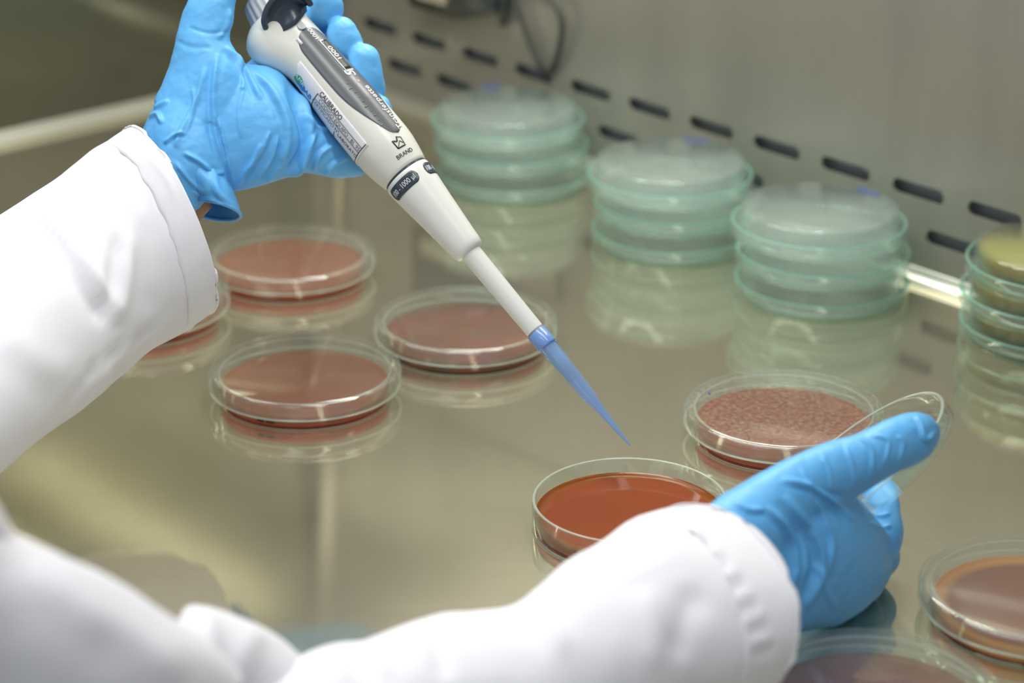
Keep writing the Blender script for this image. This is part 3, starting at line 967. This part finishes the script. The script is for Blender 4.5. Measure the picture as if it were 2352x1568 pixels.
# back of the hand and the four fingers
chain_bm([(440, 320, HD + 6, 15), (560, 240, HD + 16, 13), (650, 130, HD + 24, 11), (690, 60, HD + 30, 9.5), (735, 40, HD + 22, 8.6), (750, 22, HD + 14, 8.2), (746, 0, HD + 11, 7.8)], bm)
chain_bm([(440, 330, HD + 6, 15), (580, 260, HD + 18, 13), (690, 180, HD + 28, 10.5), (748, 138, HD + 30, 9.2), (792, 122, HD + 20, 9.0), (793, 98, HD + 11, 8.7), (786, 76, HD + 9, 7.9)], bm)
chain_bm([(440, 350, HD + 6, 15), (600, 300, HD + 18, 13), (720, 250, HD + 28, 10), (790, 226, HD + 28, 9.0), (842, 216, HD + 18, 8.6), (842, 178, HD + 9, 8.5), (836, 138, HD + 7, 8.0)], bm)
chain_bm([(450, 370, HD + 6, 14), (620, 350, HD + 16, 11.5), (760, 350, HD + 24, 8.6), (832, 312, HD + 24, 7.6), (866, 268, HD + 16, 6.9), (868, 248, HD + 6, 6.6)], bm)
me = remesh(bm, 0.75, 14)
lumps(me, 16, 0.55, 1)
folds(me, [
    ([(672, 172), (700, 250), (712, 320), (695, 378), (650, 420)], 13, 1.7, 0.5),
    ([(560, 150), (620, 200), (655, 270), (660, 330), (640, 390)], 12, 1.2, 0.4),
    ([(655, 205), (690, 285), (694, 340), (660, 395)], 7, -0.8),
    ([(500, 120), (492, 180), (490, 250), (500, 330), (530, 400)], 9, 1.0, 0.6),
    ([(470, 150), (450, 230), (415, 300), (402, 340)], 9, 0.8, 0.5),
    ([(520, 105), (570, 170), (600, 230)], 9, 1.0, 0.5),
    ([(540, 120), (560, 190), (552, 205)], 6, 0.8),
    ([(500, 270), (515, 330), (535, 420)], 6, 1.0, 0.6),
    ([(560, 400), (600, 350), (620, 300)], 7, 0.9, 0.5),
    ([(585, 415), (625, 365), (640, 310)], 6, 0.9, 0.5),
    ([(610, 420), (650, 375)], 6, 0.8), ([(545, 425), (580, 370), (600, 330)], 6, 0.9, 0.5),
    ([(400, 370), (440, 420), (470, 440)], 7, 0.7), ([(420, 350), (470, 380), (510, 430)], 7, 0.8, 0.4),
    ([(340, 270), (362, 262), (372, 285)], 7, 0.9), ([(352, 250), (390, 230)], 7, 0.8), ([(378, 330), (400, 310), (424, 306)], 6, 0.8, 0.4),
    ([(400, 92), (440, 108), (490, 108)], 8, -0.25), ([(430, 62), (480, 76), (530, 70)], 6, -0.3), ([(500, 90), (520, 60), (528, 20)], 7, 0.7),
    ([(690, 260), (720, 290), (760, 300)], 7, 0.8), ([(730, 300), (700, 350), (690, 390)], 8, 0.8, 0.4), ([(770, 330), (735, 355), (720, 395)], 8, 0.9, 0.4),
    ([(800, 360), (770, 375), (745, 402)], 7, 0.8, 0.4), ([(560, 200), (548, 260), (556, 320)], 6, 0.5), ([(440, 190), (445, 250), (425, 310)], 5, 0.5),
    ([(470, 420), (490, 400), (520, 395)], 6, 0.7), ([(440, 440), (480, 450), (530, 440)], 6, 0.8),
], 1.75, 0.72)
lumps(me, 4.5, 0.16, 3)
gl = pput(link('glove', me, M_glove))
gl['label'] = 'blue glove round the pipette'
# loose flared wrist of that glove, open below
bm = loft_bm([(352, 240, HD + 4, 534, 415, HD, 17, 0, 0), (376, 300, HD + 4, 536, 430, HD, 22.5, 0, 0), (392, 360, HD + 4, 538, 444, HD - 1, 25.6, 0, -2), (406, 415, HD + 4, 544, 462, HD - 2, 25, 1, -8), (417, 450, HD + 4, 550, 482, HD - 3, 23, 2, -15), (424, 470, HD + 4, 553, 496, HD - 4, 22, 2, -20)], 64, 8, False)
me = bpy.data.meshes.new('wrist_flare'); bm.to_mesh(me); bm.free()
folds(me, [([(470, 340), (490, 400), (500, 440), (530, 470)], 7, 1.2, 0.5), ([(510, 380), (515, 420), (540, 455)], 6, 0.9, 0.4), ([(420, 370), (440, 420), (475, 445)], 6, 0.9, 0.4), ([(395, 330), (440, 360), (480, 350)], 6, 0.7, 0.4), ([(450, 320), (455, 380), (440, 430)], 6, 0.7, 0.4)])
lumps(me, 6, 0.25, 31)
o = pput(link('wrist_flare', me, M_glove), gl)
sm = o.modifiers.new('sheet', 'SOLIDIFY'); sm.thickness = 0.0005; sm.offset = 0
rim_pts = []
for k in range(49):
    t = 2 * math.pi * k / 48
    a, b = P(424, 470, HD + 4), P(553, 496, HD - 4); c = (a + b) / 2
    nb = P(488.5 + 2, 483 - 20, HD - 21) - P(488.5, 483, HD)
    rim_pts.append(c + (a - c) * math.cos(t) + nb * math.sin(t))
pput(from_bm('rolled_rim', tube_bm(rim_pts, 0.9, 10), M_glove), gl)

# lower hand: back of the hand towards the viewer, thumb over the lid, fingers curled under on the worktop
bm = bmesh.new()
loft_bm([(1500, 1225, 950, 1670, 1500, 950, 24), (1610, 1168, 968, 1765, 1475, 972, 25), (1700, 1112, 982, 1850, 1452, 996, 24), (1800, 1075, 994, 1925, 1435, 1011, 23), (1890, 1085, 1003, 1985, 1400, 1020, 21), (1960, 1130, 1013, 2022, 1365, 1030, 17), (2012, 1190, 1022, 2044, 1325, 1039, 11), (2040, 1225, 1032, 2051, 1290, 1048, 5)], 48, 6, True, bm)
# thumb
loft_bm([(1650, 1140, 976, 1800, 1330, 984, 22), (1740, 1088, 985, 1850, 1262, 992, 20), (1830, 1042, 993, 1905, 1195, 998, 16), (1900, 1014, 998, 1958, 1150, 1000, 13.5), (1965, 996, 1002, 2010, 1118, 1002, 12), (2025, 968, 1006, 2062, 1088, 1005, 11.5), (2080, 950, 1011, 2105, 1068, 1010, 11.5), (2122, 950, 1016, 2136, 1045, 1014, 10), (2147, 965, 1021, 2151, 1022, 1019, 7), (2158, 980, 1023, 2159, 1004, 1023, 3.5)], 40, 6, True, bm)
# forefinger from its knuckle up behind the lid
chain_bm([(1960, 1300, 1034, 11), (2020, 1240, 1042, 9.6), (2023, 1185, 1050, 8.8), (2020, 1140, 1060, 7.8), (2002, 1102, 1068, 7.2), (1975, 1072, 1072, 6.8)], bm)
# other fingers, bent under the palm
chain_bm([(1930, 1310, 1034, 11), (2018, 1285, 1050, 8.8), (2000, 1262, 1062, 8.3), (1950, 1245, 1064, 7.8), (1900, 1240, 1058, 7.5)], bm)
chain_bm([(1910, 1340, 1026, 11), (1984, 1342, 1040, 8.4), (1975, 1312, 1048, 8), (1930, 1295, 1048, 7.5), (1880, 1290, 1044, 7)], bm)
chain_bm([(1880, 1370, 1016, 10), (1935, 1388, 1024, 7.2), (1938, 1366, 1030, 7), (1900, 1350, 1030, 6.5), (1860, 1340, 1028, 6.2)], bm)
me = remesh(bm, 0.75, 14)
c_ = get_co(me); c_[:, 2] = np.maximum(c_[:, 2], 0.5); set_co(me, c_)
lumps(me, 18, 0.5, 2)
folds(me, [
    ([(1800, 1135), (1850, 1205), (1885, 1270), (1880, 1330), (1850, 1400)], 13, 1.6, 0.5),
    ([(1760, 1160), (1810, 1220), (1828, 1290), (1822, 1350)], 10, 1.2, 0.5),
    ([(1790, 1100), (1870, 1120), (1930, 1165), (1960, 1200)], 9, 1.0, 0.5),
    ([(1868, 1140), (1900, 1205), (1912, 1250), (1900, 1330)], 8, 0.8, 0.4),
    ([(1838, 1070), (1858, 1110), (1868, 1150)], 6, 0.4, 0.3), ([(1885, 1040), (1905, 1080), (1912, 1130)], 5, 0.4, 0.3), ([(1940, 1020), (1958, 1070), (1962, 1118)], 5, 0.5, 0.3),
    ([(1965, 1000), (2002, 1030), (2002, 1095)], 6, 0.6, 0.4), ([(1995, 1000), (2040, 1012), (2030, 1070)], 5, 0.5, 0.3), ([(2060, 1000), (2075, 1020), (2060, 1070)], 6, 0.5),
    ([(2100, 955), (2115, 975), (2125, 1010), (2150, 990)], 6, 0.9, 0.4), ([(1680, 1150), (1720, 1170), (1760, 1170)], 9, 0.7, 0.4),
    ([(1990, 1150), (2015, 1160), (2042, 1150)], 5, 0.5), ([(1995, 1175), (2020, 1185), (2046, 1178)], 5, 0.6), ([(1998, 1200), (2025, 1212), (2048, 1205)], 5, 0.6),
    ([(1830, 1190), (1850, 1260), (1848, 1330)], 7, 0.7, 0.4), ([(1870, 1290), (1900, 1360), (1920, 1400)], 9, 0.5, 0.3), ([(1860, 1110), (1900, 1130), (1950, 1140)], 7, -0.6), ([(1740, 1230), (1765, 1290), (1775, 1330)], 8, 0.8, 0.4),
], 1.6, 0.8)
lumps(me, 4.5, 0.14, 4)
gr_ = pput(link('glove', me, M_glove))
gr_['label'] = 'blue glove holding the dish lid'

# coat sleeves and coat front
def cloth(name, secs, mat, n, fold_lines=(), lump=(), seg=72, caps=False, thick=1.0, parent=None):
    bm = loft_bm(secs, seg, n, caps)
    me = bpy.data.meshes.new(name); bm.to_mesh(me); bm.free()
    for sc_, am, sd in lump:
        lumps(me, sc_, am, sd)
    if fold_lines:
        folds(me, fold_lines)
    o = pput(link(name, me, mat), parent)
    if thick:
        sm = o.modifiers.new('sheet', 'SOLIDIFY'); sm.thickness = thick * MM; sm.offset = -1
    return o
coat = cloth('lab_coat', [(-900, -300, 880, -1700, 300, 980, 120), (-1000, 300, 860, -2100, 1000, 980, 125), (-1150, 1100, 850, -2300, 1700, 970, 120), (-1200, 1900, 840, -2300, 2500, 960, 130)], M_coat, 10, (), ((60, 4, 5),), 72, True, 0)
SD = 1150.0
up_s = cloth('sleeve', [(262, 312, SD, 436, 752, SD, 41, 62, -26), (238, 328, SD, 413, 767, SD, 42.4, 62, -26), (200, 352, SD, 350, 806, SD - 8, 44, 55, -24), (150, 393, SD - 3, 268, 872, SD - 24, 47, 45, -22), (100, 433, SD - 6, 185, 938, SD - 46, 49, 40, -20), (50, 466, SD - 12, 92, 1012, SD - 68, 51, 40, -20), (0, 500, SD - 20, 0, 1087, SD - 90, 53, 40, -20), (-200, 640, SD - 60, -210, 1260, SD - 130, 55, 30, -15), (-430, 800, SD - 110, -470, 1420, SD - 170, 56, 20, 0), (-640, 700, SD - 170, -760, 1400, SD - 210, 58, 0, 0), (-900, 300, SD - 200, -1150, 900, SD - 230, 62, 0, 0)],
    M_coat, 14, [
        ([(60, 470), (130, 520), (190, 600), (250, 690), (268, 735)], 20, 3.2, 0.9),
        ([(300, 540), (290, 640), (266, 740)], 18, 2.6, 0.9),
        ([(300, 550), (330, 640), (345, 720)], 24, -1.6),
        ([(412, 694), (380, 722), (330, 765), (228, 830), (190, 880), (120, 960)], 5, -1.8),
        ([(405, 706), (330, 780), (240, 850), (150, 945)], 10, 1.1),
        ([(0, 540), (60, 520), (130, 525)], 16, 1.1, 0.4), ([(230, 380), (300, 450), (330, 520)], 22, 0.9, 0.4),
        ([(240, 830), (220, 900), (150, 980)], 18, 1.2, 0.4), ([(0, 760), (80, 820), (160, 860)], 34, 1.4, 0.4),
    ], ((55, 1.6, 7),))
up_s['label'] = 'upper sleeve'
pk = [([(332 + dx, 352 + dy), (300 + dx, 372 + dy)], 6, 0.5) for dx, dy in ()]
puck = []
for k in range(13):
    t = k / 12
    x = 262 + 155 * (1 - (1 - t) ** 1.7); y = 318 + 380 * t
    puck.append(([(x - 16 + 10 * t, y + 6), (x + 14, y - 6 + 3 * (k % 3))], 8, 1.0 if k % 2 else -0.8))
cf = cloth('sleeve_cuff', [(234, 333, SD, 410, 764, SD, 41.2, 62, -26), (240, 328, SD, 417, 766, SD, 43.3, 63, -26), (264, 311, SD, 448, 744, SD, 43.5, 62, -26), (289, 295, SD, 478, 722, SD, 43, 60, -25), (292, 293, SD, 481, 720, SD, 42.2, 60, -25)], M_coat, 8,
    puck + [([(410, 692), (450, 690), (486, 672)], 4, -0.9), ([(412, 704), (450, 703), (486, 690)], 4, 0.7), ([(340, 352), (395, 430), (412, 520), (416, 620)], 9, 0.5)], ((18, 0.3, 11),), 96, False, 1.0)
LS = [(1555, 1166, 954, 1625, 1615, 931, 39.5, 180, 20), (1505, 1180, 950, 1590, 1630, 926, 41, 150, 15), (1460, 1196, 946, 1540, 1650, 920, 41, 115, 8), (1400, 1232, 940, 1490, 1685, 912, 42, 85, 0), (1300, 1292, 928, 1410, 1730, 902, 42, 40, -10), (1240, 1340, 921, 1330, 1760, 895, 42, 30, -5), (1180, 1384, 914, 1240, 1790, 886, 43, 20, 0), (1090, 1400, 905, 1120, 1820, 876, 43, 10, 0), (1000, 1412, 895, 1000, 1850, 866, 44, 0, 0), (870, 1455, 881, 840, 1890, 850, 45, 0, 0), (830, 1468, 875, 780, 1900, 845, 45, 0, 0), (760, 1478, 866, 690, 1910, 838, 45, 0, 0), (640, 1540, 856, 560, 1960, 826, 46, 0, 0), (480, 1680, 842, 420, 2050, 815, 44, 0, 0)]
lo_s = cloth('sleeve', LS, M_coat, 12, [
        ([(1590, 1240), (1500, 1290), (1420, 1330)], 16, 0.9, 0.5), ([(1600, 1350), (1575, 1420), (1560, 1520)], 34, -2.2), ([(1480, 1350), (1500, 1440), (1495, 1540)], 30, 1.4),
        ([(1190, 1390), (1260, 1430), (1300, 1500)], 26, 1.2, 0.4), ([(840, 1475), (850, 1510), (900, 1550)], 22, 1.4, 0.5), ([(1000, 1430), (1010, 1500), (1030, 1560)], 26, -1.6),
    ], ((50, 1.6, 13),))
lo_s['label'] = 'lower sleeve'
puck = []
for k in range(13):
    t = k / 12
    x = 1560 + 190 * (1 - (1 - t) ** 1.6); y = 1195 + 300 * t
    puck.append(([(x - 26, y + 10), (x + 30, y - 14 + 4 * (k % 3))], 14, 1.1 if k % 2 else -1.1))
cf2 = cloth('sleeve_cuff', [(1502, 1183, 950, 1586, 1626, 927, 40, 158, 16), (1508, 1178, 950.5, 1591, 1629, 927, 42, 163, 18), (1555, 1166, 955, 1625, 1615, 931, 42, 184, 22), (1600, 1161, 959, 1660, 1600, 935, 41.5, 200, 25), (1604, 1162, 959, 1662, 1598, 935, 40.6, 200, 25)], M_coat, 8, puck, ((18, 0.4, 17),), 96, False, 1.2)
# folds of the coat over the near elbow and shoulder
up_a = cloth('coat_fold', [(700, 1510, 862, 560, 1760, 850, 34), (660, 1470, 858, 500, 1790, 845, 38), (590, 1428, 850, 440, 1800, 836, 42), (520, 1402, 843, 390, 1800, 828, 44), (450, 1392, 836, 350, 1790, 820, 44), (424, 1404, 832, 330, 1760, 816, 40), (410, 1440, 830, 330, 1700, 815, 30)], M_coat, 10, [([(470, 1400), (480, 1470), (470, 1560)], 26, 1.6, 0.5), ([(600, 1440), (560, 1500), (540, 1568)], 30, 1.2)], ((50, 1.4, 19),), 72, True, 0, coat)
up_b = cloth('coat_fold', [(560, 1560, 800, 330, 1900, 800, 30), (480, 1478, 795, 200, 1900, 795, 45), (406, 1420, 790, 60, 1880, 785, 54), (300, 1342, 782, -80, 1850, 775, 58), (184, 1284, 772, -200, 1800, 765, 60), (76, 1243, 762, -320, 1720, 755, 62), (0, 1205, 752, -420, 1600, 748, 64), (-200, 1050, 735, -640, 1300, 735, 66), (-600, 600, 720, -1000, 900, 730, 66)], M_coat, 10, [([(60, 1300), (200, 1400), (330, 1480), (420, 1568)], 40, 1.4, 0.4)], ((60, 2.2, 23),), 72, True, 0, coat)
up_c = cloth('coat_fold', [(40, 1235, 742, -200, 1420, 742, 20), (16, 1190, 740, -220, 1380, 740, 34), (0, 1158, 738, -260, 1320, 738, 40), (-60, 1060, 735, -360, 1240, 735, 46), (-200, 850, 730, -560, 1050, 730, 50)], M_coat, 8, (), ((50, 1.5, 29),), 64, True, 0, coat)
# the arms inside: one continuous body mesh, seen only at the open wrist of the upper glove
bm = bmesh.new()
loft_bm([(-700, 900, 965, -760, 1150, 965, 34), (-430, 950, 1015, -460, 1270, 1015, 32), (-100, 690, 1092, -80, 1000, 1085, 30), (120, 520, 1136, 200, 760, 1128, 29), (300, 360, 1160, 410, 590, 1158, 26), (372, 300, HD, 480, 470, HD, 20), (410, 340, HD + 2, 492, 484, HD + 2, 17)], 32, 6, True, bm)
loft_bm([(-700, 900, 960, -900, 1300, 960, 60), (-900, 600, 900, -1700, 900, 960, 90), (-1000, 1100, 880, -2000, 1600, 960, 100)], 32, 6, True, bm)
loft_bm([(-800, 900, 840, -1100, 1200, 840, 50), (-300, 1250, 775, -520, 1500, 780, 44), (150, 1530, 795, 0, 1750, 795, 34), (520, 1690, 836, 470, 1860, 830, 26), (900, 1560, 872, 880, 1750, 866, 26), (1250, 1430, 912, 1300, 1660, 902, 26), (1540, 1280, 955, 1630, 1500, 950, 22), (1650, 1230, 978, 1730, 1420, 985, 18)], 32, 6, True, bm)
me = remesh(bm, 3.0, 4)
pput(link('body', me, M_skin))
